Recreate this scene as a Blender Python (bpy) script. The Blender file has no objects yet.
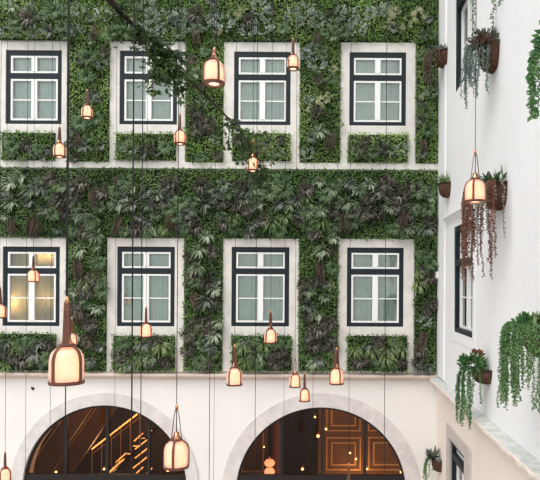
import bpy, bmesh, math, random
from mathutils import Matrix, Vector, noise
random.seed(7)
R = random.random
def U(a, b): return a + (b - a) * random.random()
S = bpy.context.scene
C = S.collection
PI = math.pi

# ------------------------------------------------------------------ camera
F, PX, PY, CZ, ROLL = 600.0, 328.0, 285.0, 6.5, math.radians(0.35)
cam = bpy.data.cameras.new('camera')
cam.sensor_fit = 'HORIZONTAL'; cam.sensor_width = 36; cam.lens = 36 * F / 540
cam.shift_x = -(PX - 270) / 540; cam.shift_y = (PY - 240) / 540
cam.clip_end = 200
co = bpy.data.objects.new('camera', cam); C.objects.link(co)
co.matrix_world = Matrix.Translation((0, 0, CZ)) @ Matrix.Rotation(PI / 2, 4, 'X') @ Matrix.Rotation(ROLL, 4, 'Z')
S.camera = co
# ------------------------------------------------------------------ light
S.view_settings.view_transform = 'Standard'; S.view_settings.look = 'None'
S.view_settings.gamma = 1; S.view_settings.use_curve_mapping = False
S.view_settings.exposure = 0.52
w = bpy.data.worlds.new('sky'); S.world = w; w.use_nodes = True
nt = w.node_tree; bg = nt.nodes['Background']
tc = nt.nodes.new('ShaderNodeTexCoord'); sp = nt.nodes.new('ShaderNodeSeparateXYZ')
cr = nt.nodes.new('ShaderNodeValToRGB')
nt.links.new(tc.outputs['Generated'], sp.inputs[0]); nt.links.new(sp.outputs['Z'], cr.inputs['Fac'])
cr.color_ramp.elements[0].position = 0.0; cr.color_ramp.elements[0].color = (0.40, 0.42, 0.42, 1)
cr.color_ramp.elements[1].position = 0.9; cr.color_ramp.elements[1].color = (0.98, 0.985, 1.0, 1)
nt.links.new(cr.outputs[0], bg.inputs['Color']); bg.inputs['Strength'].default_value = 1.35
sun = bpy.data.lights.new('sun', 'SUN'); sun.energy = 1.25; sun.angle = math.radians(35); sun.color = (1, 0.97, 0.93)
so = bpy.data.objects.new('sun', sun); C.objects.link(so)
so.rotation_euler = Vector((0.42, 0.62, -0.95)).to_track_quat('-Z', 'Y').to_euler()

# ------------------------------------------------------------------ helpers
def at(px, py, Y):
    du, dv = px - PX, py - PY
    c, s = math.cos(ROLL), math.sin(ROLL)
    u, v = du * c + dv * s, -du * s + dv * c
    return Vector((u / F * Y, Y, CZ - v / F * Y))
def tag(o, label=None, cat=None, group=None, kind=None):
    if label: o['label'] = label
    if cat: o['category'] = cat
    if group: o['group'] = group
    if kind: o['kind'] = kind
    return o
def empty(name, loc, label=None, cat=None, group=None, kind=None, rz=0):
    o = bpy.data.objects.new(name, None); C.objects.link(o); o.location = loc; o.rotation_euler = (0, 0, rz)
    o.empty_display_size = 0.1
    return tag(o, label, cat, group, kind)
class MB:
    def __init__(s): s.v = []; s.f = []; s.m = []
    def add(s, vs, fs, mi=0):
        b = len(s.v); s.v += [tuple(x) for x in vs]
        for f in fs: s.f.append([b + i for i in f]); s.m.append(mi)
    def box(s, x0, y0, z0, x1, y1, z1, mi=0):
        s.add([(x0,y0,z0),(x1,y0,z0),(x1,y1,z0),(x0,y1,z0),(x0,y0,z1),(x1,y0,z1),(x1,y1,z1),(x0,y1,z1)],
              [(0,3,2,1),(4,5,6,7),(0,1,5,4),(1,2,6,5),(2,3,7,6),(3,0,4,7)], mi)
    def lathe(s, prof, n=20, mi=0, cx=0, cy=0, a0=0, a1=2*PI, close=True):
        b = len(s.v); k = len(prof); m = n if close else n + 1
        for i in range(m):
            a = a0 + (a1 - a0) * i / n
            for r, z in prof: s.v.append((cx + r * math.cos(a), cy + r * math.sin(a), z))
        for i in range(n):
            j = (i + 1) % m
            for q in range(k - 1):
                s.f.append([b+i*k+q, b+j*k+q, b+j*k+q+1, b+i*k+q+1]); s.m.append(mi)
    def tube(s, pts, r, n=6, mi=0):
        pts = [Vector(p) for p in pts]; b = len(s.v)
        rs = r if isinstance(r, (list, tuple)) else [r] * len(pts)
        for i, p in enumerate(pts):
            d = (pts[min(i+1, len(pts)-1)] - pts[max(i-1, 0)]).normalized()
            up = Vector((0, 0, 1)) if abs(d.z) < 0.9 else Vector((1, 0, 0))
            a = d.cross(up).normalized(); c = d.cross(a)
            for k in range(n):
                t = 2*PI*k/n; s.v.append(tuple(p + a*math.cos(t)*rs[i] + c*math.sin(t)*rs[i]))
        for i in range(len(pts)-1):
            for k in range(n):
                s.f.append([b+i*n+k, b+i*n+(k+1)%n, b+(i+1)*n+(k+1)%n, b+(i+1)*n+k]); s.m.append(mi)
        s.f.append([b+k for k in range(n)][::-1]); s.m.append(mi)
        s.f.append([b+(len(pts)-1)*n+k for k in range(n)]); s.m.append(mi)
    def ribbon(s, pts, side, wd, th=0.0, mi=0):
        # flat strap with thickness; side = vector across, pts centre line
        pts = [Vector(p) for p in pts]; side = Vector(side).normalized(); b = len(s.v)
        ws = wd if isinstance(wd, (list, tuple)) else [wd] * len(pts)
        for i, p in enumerate(pts):
            d = (pts[min(i+1, len(pts)-1)] - pts[max(i-1, 0)]).normalized(); nrm = d.cross(side).normalized() * th / 2
            a = side * ws[i] / 2
            for q in (p-a-nrm, p+a-nrm, p+a+nrm, p-a+nrm): s.v.append(tuple(q))
        for i in range(len(pts)-1):
            for k in range(4):
                s.f.append([b+i*4+k, b+i*4+(k+1)%4, b+i*4+4+(k+1)%4, b+i*4+4+k]); s.m.append(mi)
        e = b+(len(pts)-1)*4
        s.f += [[b+3,b+2,b+1,b],[e,e+1,e+2,e+3]]; s.m += [mi, mi]
    def leaf(s, p, d, nrm, L, W, fold=0.25, mi=0):
        # pointed folded leaf starting at p
        d = d.normalized(); sd = d.cross(nrm)
        if sd.length < 1e-4: sd = d.cross(Vector((0.3, 0.8, 0.5)))
        sd.normalize(); n2 = sd.cross(d)
        m = p + d*L*0.5
        s.add([p, m - sd*W/2 + n2*W*fold, m - n2*0.0, m + sd*W/2 + n2*W*fold, p + d*L],
              [(0,2,1),(0,3,2),(1,2,4),(2,3,4)], mi)
    def blade(s, p, d, droop, L, W, seg=5, mi=0, g=Vector((0,0,-1))):
        pts = [p.copy()]; q = p.copy(); v = d.normalized()
        for i in range(seg):
            q = q + v * (L/seg); pts.append(q.copy()); v = (v + g*droop/seg).normalized()
        sd = d.cross(g)
        if sd.length < 0.05: sd = Vector((R()-.5, 0, R()-.5))
        sd.normalize(); b = len(s.v)
        for i, q in enumerate(pts):
            t = i/seg; ww = W * (0.35 + 2.6*t*(1-t)) * (1 if t < 1 else 0.02)
            if i == seg: ww = W*0.04
            up = sd.cross((pts[min(i+1,seg)]-pts[max(i-1,0)]).normalized())
            for k in (-1, 0, 1): s.v.append(tuple(q + sd*k*ww/2 + up*(abs(k)*ww*0.22)))
        for i in range(seg):
            for k in range(2):
                s.f.append([b+i*3+k, b+i*3+k+1, b+i*3+k+4, b+i*3+k+3]); s.m.append(mi)
    def mesh(s, name, mats, smooth=False):
        me = bpy.data.meshes.new(name); me.from_pydata(s.v, [], s.f)
        for m in (mats if isinstance(mats, (list, tuple)) else [mats]): me.materials.append(m)
        me.polygons.foreach_set('material_index', s.m)
        if smooth: me.polygons.foreach_set('use_smooth', [True]*len(s.f))
        me.update(); return me
    def build(s, name, mats, parent=None, smooth=False, loc=None, bevel=0):
        o = bpy.data.objects.new(name, s.mesh(name, mats, smooth)); C.objects.link(o)
        if parent: o.parent = parent
        if loc is not None: o.location = loc
        if bevel:
            b = o.modifiers.new('bevel', 'BEVEL'); b.width = bevel; b.segments = 2; b.limit_method = 'ANGLE'
        return o
def copy_tree(o, parent=None):
    c = o.copy(); C.objects.link(c)
    if parent: c.parent = parent
    for ch in [x for x in o.children]: copy_tree(ch, c)
    return c

# ------------------------------------------------------------------ materials
def mat(name, col, rough=0.7, metal=0, spec=0.3, noise_s=None, amt=0.15, bump=0, bscale=None, col2=None, sss=None):
    m = bpy.data.materials.new(name); m.use_nodes = True; n = m.node_tree; b = n.nodes['Principled BSDF']
    b.inputs['Base Color'].default_value = (*col, 1); b.inputs['Roughness'].default_value = rough
    b.inputs['Metallic'].default_value = metal; b.inputs['Specular IOR Level'].default_value = spec
    if noise_s:
        t = n.nodes.new('ShaderNodeTexCoord'); x = n.nodes.new('ShaderNodeTexNoise'); x.inputs['Scale'].default_value = noise_s
        x.inputs['Detail'].default_value = 6; x.inputs['Roughness'].default_value = 0.65
        r = n.nodes.new('ShaderNodeValToRGB'); r.color_ramp.elements[0].position = 0.35; r.color_ramp.elements[1].position = 0.7
        c2 = col2 or tuple(c*(1-amt) for c in col)
        r.color_ramp.elements[0].color = (*c2, 1); r.color_ramp.elements[1].color = (*col, 1)
        n.links.new(t.outputs['Object'], x.inputs['Vector']); n.links.new(x.outputs['Fac'], r.inputs['Fac']); n.links.new(r.outputs[0], b.inputs['Base Color'])
        if bump:
            y = n.nodes.new('ShaderNodeTexNoise'); y.inputs['Scale'].default_value = bscale or noise_s*4; y.inputs['Detail'].default_value = 4
            bp = n.nodes.new('ShaderNodeBump'); bp.inputs['Strength'].default_value = bump; bp.inputs['Distance'].default_value = 0.02
            n.links.new(t.outputs['Object'], y.inputs['Vector']); n.links.new(y.outputs['Fac'], bp.inputs['Height']); n.links.new(bp.outputs[0], b.inputs['Normal'])
    return m
def leafmat(name, cols, trans=0.25, rough=0.5, pscale=1.2):
    m = bpy.data.materials.new(name); m.use_nodes = True; n = m.node_tree; b = n.nodes['Principled BSDF']
    g = n.nodes.new('ShaderNodeNewGeometry'); oi = n.nodes.new('ShaderNodeObjectInfo')
    t = n.nodes.new('ShaderNodeTexCoord'); nz = n.nodes.new('ShaderNodeTexNoise'); nz.inputs['Scale'].default_value = pscale
    a = n.nodes.new('ShaderNodeMath'); a.operation = 'MULTIPLY_ADD'; a.inputs[1].default_value = 0.6
    a2 = n.nodes.new('ShaderNodeMath'); a2.operation = 'MULTIPLY_ADD'; a2.inputs[1].default_value = 1.3; a2.inputs[2].default_value = -0.55
    a3 = n.nodes.new('ShaderNodeMath'); a3.operation = 'MULTIPLY_ADD'; a3.inputs[1].default_value = 0.25
    r = n.nodes.new('ShaderNodeValToRGB')
    n.links.new(g.outputs['Random Per Island'], a.inputs[0]); n.links.new(t.outputs['Object'], nz.inputs['Vector'])
    n.links.new(nz.outputs['Fac'], a2.inputs[0]); n.links.new(a2.outputs[0], a3.inputs[2]); n.links.new(oi.outputs['Random'], a3.inputs[0])
    n.links.new(a3.outputs[0], a.inputs[2]); n.links.new(a.outputs[0], r.inputs['Fac'])
    els = r.color_ramp.elements
    while len(els) < len(cols): els.new(0.5)
    for i, c in enumerate(cols): els[i].position = i/(len(cols)-1); els[i].color = (*c, 1)
    n.links.new(r.outputs[0], b.inputs['Base Color']); b.inputs['Roughness'].default_value = rough; b.inputs['Specular IOR Level'].default_value = 0.35
    tr = n.nodes.new('ShaderNodeBsdfTranslucent'); n.links.new(r.outputs[0], tr.inputs['Color'])
    mx = n.nodes.new('ShaderNodeMixShader'); mx.inputs[0].default_value = trans
    n.links.new(b.outputs[0], mx.inputs[1]); n.links.new(tr.outputs[0], mx.inputs[2]); n.links.new(mx.outputs[0], n.nodes['Material Output'].inputs[0])
    return m
def emis(name, col, st):
    m = bpy.data.materials.new(name); m.use_nodes = True; n = m.node_tree; b = n.nodes['Principled BSDF']
    b.inputs['Base Color'].default_value = (*col, 1); b.inputs['Emission Color'].default_value = (*col, 1); b.inputs['Emission Strength'].default_value = st
    return m
def glassmat(name, tint=(1,1,1), refl=0.08, rough=0.02):
    m = bpy.data.materials.new(name); m.use_nodes = True; n = m.node_tree; n.nodes.remove(n.nodes['Principled BSDF'])
    t = n.nodes.new('ShaderNodeBsdfTransparent'); t.inputs[0].default_value = (*tint, 1)
    g = n.nodes.new('ShaderNodeBsdfGlossy'); g.inputs['Roughness'].default_value = rough
    f = n.nodes.new('ShaderNodeFresnel'); f.inputs[0].default_value = 1.5
    a = n.nodes.new('ShaderNodeMath'); a.operation = 'ADD'; a.inputs[1].default_value = refl
    x = n.nodes.new('ShaderNodeMixShader')
    n.links.new(f.outputs[0], a.inputs[0]); n.links.new(a.outputs[0], x.inputs[0]); n.links.new(t.outputs[0], x.inputs[1]); n.links.new(g.outputs[0], x.inputs[2])
    n.links.new(x.outputs[0], n.nodes['Material Output'].inputs[0]); return m

M = {}
M['plaster'] = mat('plaster', (0.83, 0.795, 0.765), 0.9, noise_s=0.9, amt=0.06, bump=0.15, bscale=30)
M['plaster_side'] = mat('plaster_side', (0.85, 0.842, 0.845), 0.9, noise_s=0.7, amt=0.05, bump=0.12, bscale=25)
M['plaster_warm'] = mat('plaster_warm', (0.84, 0.745, 0.67), 0.9, noise_s=0.8, amt=0.07, bump=0.12, bscale=25)  # warm lamp glow on the lower storey put into the plaster colour
M['stone'] = mat('stone', (0.80, 0.76, 0.71), 0.85, noise_s=5, amt=0.2, bump=0.3, bscale=40)
M['arch_stone'] = mat('arch_stone', (0.74, 0.69, 0.665), 0.8, noise_s=4, amt=0.2, bump=0.3, bscale=30)
M['side_stone'] = mat('side_stone', (0.60, 0.54, 0.51), 0.85, noise_s=5, amt=0.2, bump=0.3, bscale=40)
M['ledge'] = mat('ledge_stone', (0.72, 0.60, 0.52), 0.85, noise_s=3, amt=0.22, bump=0.3, bscale=30)
M['ledge_top'] = mat('weathered_ledge', (0.66, 0.67, 0.64), 0.9, noise_s=6, amt=0.35, bump=0.4, bscale=40)
M['navy'] = mat('navy_paint', (0.010, 0.019, 0.025), 0.5, noise_s=8, amt=0.2)
M['white'] = mat('white_paint', (0.86, 0.86, 0.84), 0.5, noise_s=8, amt=0.05)
M['glass'] = glassmat('window_glass', (0.92, 0.96, 0.94), 0.07)
M['archglass'] = glassmat('arch_glass', (0.85, 0.72, 0.6), -0.02)
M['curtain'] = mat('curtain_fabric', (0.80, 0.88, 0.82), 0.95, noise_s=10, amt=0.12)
M['curtain_dark'] = mat('shaded_curtain', (0.16, 0.22, 0.22), 0.95, noise_s=10, amt=0.2)  # dark cloth so the side panes read as dark glass
M['curtain_warm'] = mat('cream_curtain', (0.70, 0.60, 0.38), 0.95, noise_s=10, amt=0.1)
m = M['curtain_warm']; n = m.node_tree; t = n.nodes.new('ShaderNodeBsdfTranslucent'); t.inputs[0].default_value = (.85,.75,.55,1); x = n.nodes.new('ShaderNodeMixShader'); x.inputs[0].default_value = .5
n.links.new(n.nodes['Principled BSDF'].outputs[0], x.inputs[1]); n.links.new(t.outputs[0], x.inputs[2]); n.links.new(x.outputs[0], n.nodes['Material Output'].inputs[0])
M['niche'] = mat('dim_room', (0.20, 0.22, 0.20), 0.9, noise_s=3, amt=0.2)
M['soil'] = mat('soil_felt', (0.018, 0.026, 0.012), 0.95, noise_s=20, amt=0.5)
M['black'] = mat('black_cable', (0.012, 0.011, 0.012), 0.6, noise_s=30, amt=0.3)
M['leather'] = mat('brown_leather', (0.145, 0.048, 0.026), 0.5, spec=0.4, noise_s=25, amt=0.3)
M['copper'] = mat('copper', (0.72, 0.33, 0.18), 0.3, metal=1, noise_s=20, amt=0.2)
M['lampglass'] = glassmat('lamp_glass', (1.0, 0.86, 0.76), 0.04, 0.05)
m = M['lampglass']; n = m.node_tree; mo = n.nodes['Material Output']; old = mo.inputs[0].links[0].from_socket
t = n.nodes.new('ShaderNodeBsdfTranslucent'); t.inputs[0].default_value = (1,.86,.78,1); d_ = n.nodes.new('ShaderNodeBsdfDiffuse'); d_.inputs[0].default_value = (.9,.74,.66,1)
x1 = n.nodes.new('ShaderNodeMixShader'); n.links.new(t.outputs[0], x1.inputs[1]); n.links.new(d_.outputs[0], x1.inputs[2])
x = n.nodes.new('ShaderNodeMixShader'); x.inputs[0].default_value = .45; n.links.new(old, x.inputs[1]); n.links.new(x1.outputs[0], x.inputs[2]); n.links.new(x.outputs[0], mo.inputs[0])
M['pot'] = mat('coir_pot', (0.13, 0.062, 0.038), 0.95, noise_s=18, amt=0.6, bump=0.9, bscale=60)
M['brown'] = mat('brown_panelling', (0.15, 0.068, 0.028), 0.5, noise_s=3, amt=0.3)
M['darkbrown'] = mat('dark_wood', (0.055, 0.025, 0.013), 0.5, noise_s=4, amt=0.4)
M['gold'] = mat('gilded_moulding', (0.55, 0.30, 0.12), 0.4, metal=0.3, noise_s=10, amt=0.2)
M['bronze_frame'] = mat('dark_bronze_frame', (0.02, 0.016, 0.015), 0.5, noise_s=10, amt=0.2)
M['paving'] = mat('paving', (0.50, 0.45, 0.42), 0.8, noise_s=2, amt=0.3, bump=0.2)
M['bark'] = mat('bark', (0.035, 0.028, 0.02), 0.9, noise_s=20, amt=0.5)
M['bulb'] = emis('bulb', (1.0, 0.72, 0.48), 5)
M['led'] = emis('warm_led', (1.0, 0.45, 0.13), 1.5)  # glowing strips that stand in for gold reflections in the left arch
M['innerbulb'] = emis('inner_bulb', (1.0, 0.55, 0.22), 3)
# lamp diffuser: lit frosted glass
m = bpy.data.materials.new('lit_frosted_glass'); m.use_nodes = True; n = m.node_tree; b = n.nodes['Principled BSDF']
b.inputs['Base Color'].default_value = (0.9, 0.70, 0.60, 1); b.inputs['Roughness'].default_value = 0.5
b.inputs['Emission Color'].default_value = (1.0, 0.53, 0.40, 1); b.inputs['Emission Strength'].default_value = 0.28
t = n.nodes.new('ShaderNodeBsdfTranslucent'); t.inputs[0].default_value = (1.0, 0.88, 0.80, 1)
x = n.nodes.new('ShaderNodeMixShader'); x.inputs[0].default_value = 0.6
n.links.new(b.outputs[0], x.inputs[1]); n.links.new(t.outputs[0], x.inputs[2]); n.links.new(x.outputs[0], n.nodes['Material Output'].inputs[0])
M['frosted'] = m
M['lens'] = emis('lit_lower_lens', (1.0, 0.72, 0.50), 1.3)

def g3(*h):
    out = []
    for c in h: out.append(tuple(c))
    return out
M['mat_up'] = leafmat('bright_small_leaves', g3((0.055,0.105,0.03),(0.15,0.27,0.065),(0.29,0.44,0.13),(0.52,0.66,0.28)), 0.3)  # lighter copy of the leaf colours, stronger skylight put into them
M['mat_low'] = leafmat('deep_small_leaves', g3((0.03,0.065,0.02),(0.085,0.17,0.045),(0.17,0.29,0.085),(0.32,0.45,0.18)), 0.3)  # same leaves darkened, weaker light lower down put into the colour
M['silver'] = leafmat('silver_leaves', g3((0.10,0.15,0.11),(0.30,0.37,0.31),(0.54,0.60,0.55),(0.78,0.82,0.79)), 0.2)
M['fern'] = leafmat('fern_leaves', g3((0.015,0.04,0.014),(0.05,0.10,0.035),(0.12,0.20,0.08),(0.27,0.35,0.18)), 0.25)
M['broad'] = leafmat('blade_leaves', g3((0.035,0.075,0.03),(0.13,0.20,0.10),(0.35,0.42,0.28),(0.62,0.67,0.54)), 0.2)
M['spiky'] = leafmat('grass_leaves', g3((0.05,0.11,0.03),(0.13,0.22,0.07),(0.27,0.36,0.15),(0.50,0.52,0.32)), 0.25)
M['bronze'] = leafmat('bronze_leaves', g3((0.02,0.022,0.014),(0.07,0.068,0.048),(0.16,0.148,0.115),(0.38,0.34,0.29)), 0.15)
M['cream'] = leafmat('cream_leaves', g3((0.07,0.15,0.04),(0.22,0.30,0.12),(0.46,0.46,0.28),(0.66,0.62,0.45)), 0.25)
M['strand'] = leafmat('dry_roots', g3((0.035,0.026,0.02),(0.09,0.062,0.045),(0.17,0.12,0.085)), 0.1)
M['blue'] = leafmat('grey_blue_leaves', g3((0.02,0.03,0.02),(0.075,0.095,0.07),(0.24,0.27,0.22),(0.46,0.48,0.44)), 0.2)
M['beard'] = leafmat('grey_green_beard', g3((0.03,0.06,0.045),(0.09,0.14,0.115),(0.19,0.26,0.22)), 0.2)
M['trail'] = leafmat('trailing_leaves', g3((0.012,0.05,0.014),(0.03,0.11,0.03),(0.08,0.20,0.055),(0.20,0.33,0.13)), 0.3)
M['trail2'] = leafmat('pale_trailing_leaves', g3((0.02,0.07,0.015),(0.06,0.15,0.04),(0.15,0.26,0.09),(0.40,0.50,0.28)), 0.3)
M['red'] = leafmat('rusty_leaves', g3((0.05,0.018,0.010),(0.15,0.055,0.03),(0.29,0.13,0.075)), 0.25)
M['tree'] = leafmat('tree_leaves', g3((0.012,0.03,0.008),(0.03,0.065,0.014),(0.06,0.12,0.025),(0.17,0.23,0.06)), 0.4)

# ------------------------------------------------------------------ facade
WY = 12.0
def fr(x0, y0, x1, y1):   # rectangle on the facade -> X0,Z0,X1,Z1
    c = at((x0+x1)/2, (y0+y1)/2, WY); hw = (x1-x0)/100.0; hh = (y1-y0)/100.0
    return (c.x-hw, c.z-hh, c.x+hw, c.z+hh)
UW = [(7,51.2,62,124), (120.5,51.8,177,124.4), (234.5,52.8,290,125), (349.5,53.4,405,125.6)]
LW = [(4,247,60,325.3), (118,247,174.5,325.6), (232,247.4,288.6,325.7), (347,248,402.5,326)]
WR = [fr(a-.1, b_-.2, c+.7, d+.6) for a, b_, c, d in UW + LW]
LEDGE = CZ - 1.78
A1 = at(105, 487, WY); R1 = 1.64
A2 = at(321, 492, WY); R2 = 1.70
XR = 2.2
def holed(name, outer, holes, depth, mats):
    cu = bpy.data.curves.new(name, 'CURVE'); cu.dimensions = '2D'; cu.fill_mode = 'BOTH'; cu.extrude = depth/2
    for poly in [outer] + holes:
        s = cu.splines.new('POLY'); s.points.add(len(poly)-1); s.use_cyclic_u = True
        for i, (x, y) in enumerate(poly): s.points[i].co = (x, y, 0, 1)
    t = bpy.data.objects.new('tmp', cu); C.objects.link(t)
    dg = bpy.context.evaluated_depsgraph_get(); me = bpy.data.meshes.new_from_object(t.evaluated_get(dg))
    bpy.data.objects.remove(t); bpy.data.curves.remove(cu)
    me.materials.clear()
    for m_ in mats: me.materials.append(m_)
    o = bpy.data.objects.new(name, me); C.objects.link(o); o['kind'] = 'structure'; return o
def rectp(x0, z0, x1, z1): return [(x0,z0),(x1,z0),(x1,z1),(x0,z1)]
def archp(c, r, z0=0.02, n=40):
    return [(c.x-r, z0), (c.x+r, z0)] + [(c.x + r*math.cos(PI*i/n), c.z + r*math.sin(PI*i/n)) for i in range(n+1)]
wall = holed('wall_back', rectp(-9, 0, XR, 14), [rectp(*r) for r in WR] + [archp(A1, R1), archp(A2, R2)], 0.4, [M['plaster']])
wall.rotation_euler = (PI/2, 0, 0); wall.location = (0, WY+0.2, 0)
gb = MB(); gb.box(-12, -3, -0.2, XR+3, 19, 0); tag(gb.build('floor', M['paving']), kind='structure')

# stone surrounds: one strip per window, running down past the window
def ring_prism(mb, outer, inner, y0, y1):
    # outer/inner: closed polylines of the same length
    n_ = len(outer)
    vs = [(x, y0, z) for x, z in outer] + [(x, y0, z) for x, z in inner] + [(x, y1, z) for x, z in outer] + [(x, y1, z) for x, z in inner]
    fs = []
    for i in range(n_):
        j = (i+1) % n_
        fs += [(i, j, n_+j, n_+i), (2*n_+i, 3*n_+i, 3*n_+j, 2*n_+j), (i, 2*n_+i, 2*n_+j, j), (n_+i, n_+j, 3*n_+j, 3*n_+i)]
    mb.add(vs, fs)
US = [(2,43,70,163), (110.5,43,186,163), (224,43.5,300,163), (340.5,43.5,415,164)]
LS = [(0,238.5,68,371.5), (107.8,238.5,184.5,371.5), (223.5,238.8,298.6,371.5), (338.4,239,413.5,371.5)]
trim_n = 0
for i, r in enumerate(US + LS):
    trim_n += 1
    x0, z0, x1, z1 = fr(*r); wx0, wz0, wx1, wz1 = WR[i]
    if i in (0, 4): x0 -= 0.12
    mb = MB(); ring_prism(mb, rectp(x0, z0, x1, z1), rectp(wx0, wz0, wx1, wz1), WY-0.05, WY+0.0)
    tag(mb.build('trim_%d' % trim_n, M['stone'], bevel=0.008), kind='structure')
x0, z0, x1, z1 = fr(0, 163, 438, 169.5)
mb = MB(); mb.box(-9, WY-0.07, z0, XR, WY, z1); tag(mb.build('trim_9', M['stone'], bevel=0.01), kind='structure')
# facade cornice (profile swept along X)
def sweep_x(mb, prof, xa, xb):
    k = len(prof); mb.add([(xa, y, z) for y, z in prof] + [(xb, y, z) for y, z in prof],
        [(i, (i+1) % k, k+(i+1) % k, k+i) for i in range(k)] + [tuple(range(k))[::-1], tuple(range(k, 2*k))])
L = LEDGE
mb = MB(); sweep_x(mb, [(WY, L+0.02), (WY-0.15, L-0.0), (WY-0.15, L-0.045), (WY-0.11, L-0.065), (WY-0.06, L-0.10), (WY, L-0.13)], -9, XR)
tag(mb.build('trim_10', M['ledge'], bevel=0.006), kind='structure')
# arch stone bands
def arch_band(n_, c, r0, r1):
    mb = MB(); k = 40
    o_ = [(c.x+r1, 0)] + [(c.x + r1*math.cos(PI*i/k), c.z + r1*math.sin(PI*i/k)) for i in range(k+1)] + [(c.x-r1, 0)]
    i_ = [(c.x+r0, 0)] + [(c.x + r0*math.cos(PI*i/k), c.z + r0*math.sin(PI*i/k)) for i in range(k+1)] + [(c.x-r0, 0)]
    nn = len(o_); Y0, Y1 = WY-0.035, WY+0.0
    vs = [(x, Y0, z) for x, z in o_] + [(x, Y0, z) for x, z in i_] + [(x, Y1, z) for x, z in o_] + [(x, Y1, z) for x, z in i_]
    fs = []
    for i in range(nn-1):
        j = i+1
        fs += [(i, nn+i, nn+j, j), (2*nn+i, 2*nn+j, 3*nn+j, 3*nn+i), (i, j, 2*nn+j, 2*nn+i), (nn+i, 3*nn+i, 3*nn+j, nn+j)]
    mb.add(vs, fs); tag(mb.build('trim_%d' % n_, M['arch_stone']), kind='structure')
arch_band(11, A1, R1, 1.88); arch_band(12, A2, R2, 1.98)

# ------------------------------------------------------------------ windows
def make_window(num, w_, h_, loc, rz, curtain, split=0.33, depth=0.02, fd=0.10, sd=0.02):
    """local: x across, z up from the sill, faces -y"""
    root = empty('window_%d' % num, loc, kind='structure', rz=rz)
    t = 0.085; hw = w_/2; y0, y1 = depth, depth+fd
    zt = h_*(1-split)   # transom centre
    f = MB()
    ring_prism(f, rectp(-hw+.001, .001, hw-.001, h_-.001), rectp(-hw+t, 0.075, hw-t, h_-t-0.015), y0, y1)
    f.box(-hw+t, y0, zt-0.055, hw-t, y1, zt+0.055)
    f.build('frame', M['navy'], root, bevel=0.006)
    y0 = depth+sd
    def sash(za, zb, bar):
        a, b_ = -hw+t+0.004, hw-t-0.004; s_ = 0.035
        q = MB(); ring_prism(q, rectp(a, za, b_, zb), rectp(a+s_, za+s_, b_-s_, zb-s_), y0-0.012, y0+0.05)
        q.box(-0.055, y0-0.02, za+s_, 0.055, y0+0.05, zb-s_)
        if bar:
            zm = (za+zb)/2
            q.box(a+s_, y0+0.01, zm-0.012, -0.055, y0+0.04, zm+0.012); q.box(0.055, y0+0.01, zm-0.012, b_-s_, y0+0.04, zm+0.012)
        so_ = q.build('sash', M['white'], root)
        for (xa, xb) in ((a+s_, -0.055), (0.055, b_-s_)):
            g = MB(); g.box(xa, y0+0.03, za+s_, xb, y0+0.034, zb-s_); g.build('pane', M['glass'], so_)
    sash(zt+0.06, h_-t-0.02, False); sash(0.08, zt-0.06, True)
    # curtains, pleated, one per side, slightly different gaps
    for sgn in (-1, 1):
        c = MB(); n_ = 60; xa, xb = (-hw+0.03, -0.02) if sgn < 0 else (0.0, hw-0.03)
        vs = []
        ph = U(0, 6)
        for i in range(n_+1):
            x_ = xa + (xb-xa)*i/n_; y_ = y0+0.085 + 0.003*math.sin(i*1.15+ph) + 0.005*math.sin(i*0.41+ph*2)
            for q_ in range(9): vs.append((x_, y_ + (0.022 if q_ % 2 else 0), 0.02 + (h_-0.04)*(q_//2*2 + (0.25 if q_ % 2 else 0))/8))
        c.add(vs, [(9*i+q_, 9*i+9+q_, 9*i+10+q_, 9*i+1+q_) for i in range(n_) for q_ in range(8)])
        c.build('curtain', curtain, root, smooth=True)
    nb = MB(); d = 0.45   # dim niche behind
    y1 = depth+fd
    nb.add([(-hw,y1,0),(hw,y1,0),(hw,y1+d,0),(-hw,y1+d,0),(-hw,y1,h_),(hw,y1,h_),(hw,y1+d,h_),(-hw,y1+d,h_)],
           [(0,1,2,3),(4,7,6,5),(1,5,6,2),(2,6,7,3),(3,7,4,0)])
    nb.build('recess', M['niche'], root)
    return root
for i, r in enumerate(WR):
    x0, z0, x1, z1 = r
    win = make_window(i+1, x1-x0, z1-z0, ((x0+x1)/2, WY-0.05, z0), 0, M['curtain_warm'] if i == 4 else M['curtain'], 0.345 if i < 4 else 0.305)
    if i == 4:   # lit room behind the lower left window: two small ceiling spots
        for sx, sz, e in ((0.13, 1.40, 1.6), (0.30, 1.40, 2.0), (-0.42, 0.45, 9), (0.25, 0.55, 3)):
            lp = bpy.data.lights.new('room_light', 'POINT'); lp.energy = e*0.5; lp.color = (1, 0.62, 0.28); lp.shadow_soft_size = 0.03
            lo = bpy.data.objects.new('room_light', lp); C.objects.link(lo); lo.parent = win; lo.location = (sx, 0.22 if sz > 1.2 else 0.32, sz)

# ------------------------------------------------------------------ side wall (plane X = 2.2)
SW = [ (9.20, 3.36, 10.48, 5.6), (9.10, -0.80, 10.48, 1.02), (9.44, -5.2, 10.65, -2.69) ]   # Y0, z0, Y1, z1 relative to camera height
holes = [rectp(a, CZ+b_, c, CZ+d) for a, b_, c, d in SW]
sw = holed('wall_right', rectp(1.0, 0, WY+0.4, 14), holes, 0.4, [M['plaster_side']])
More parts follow.
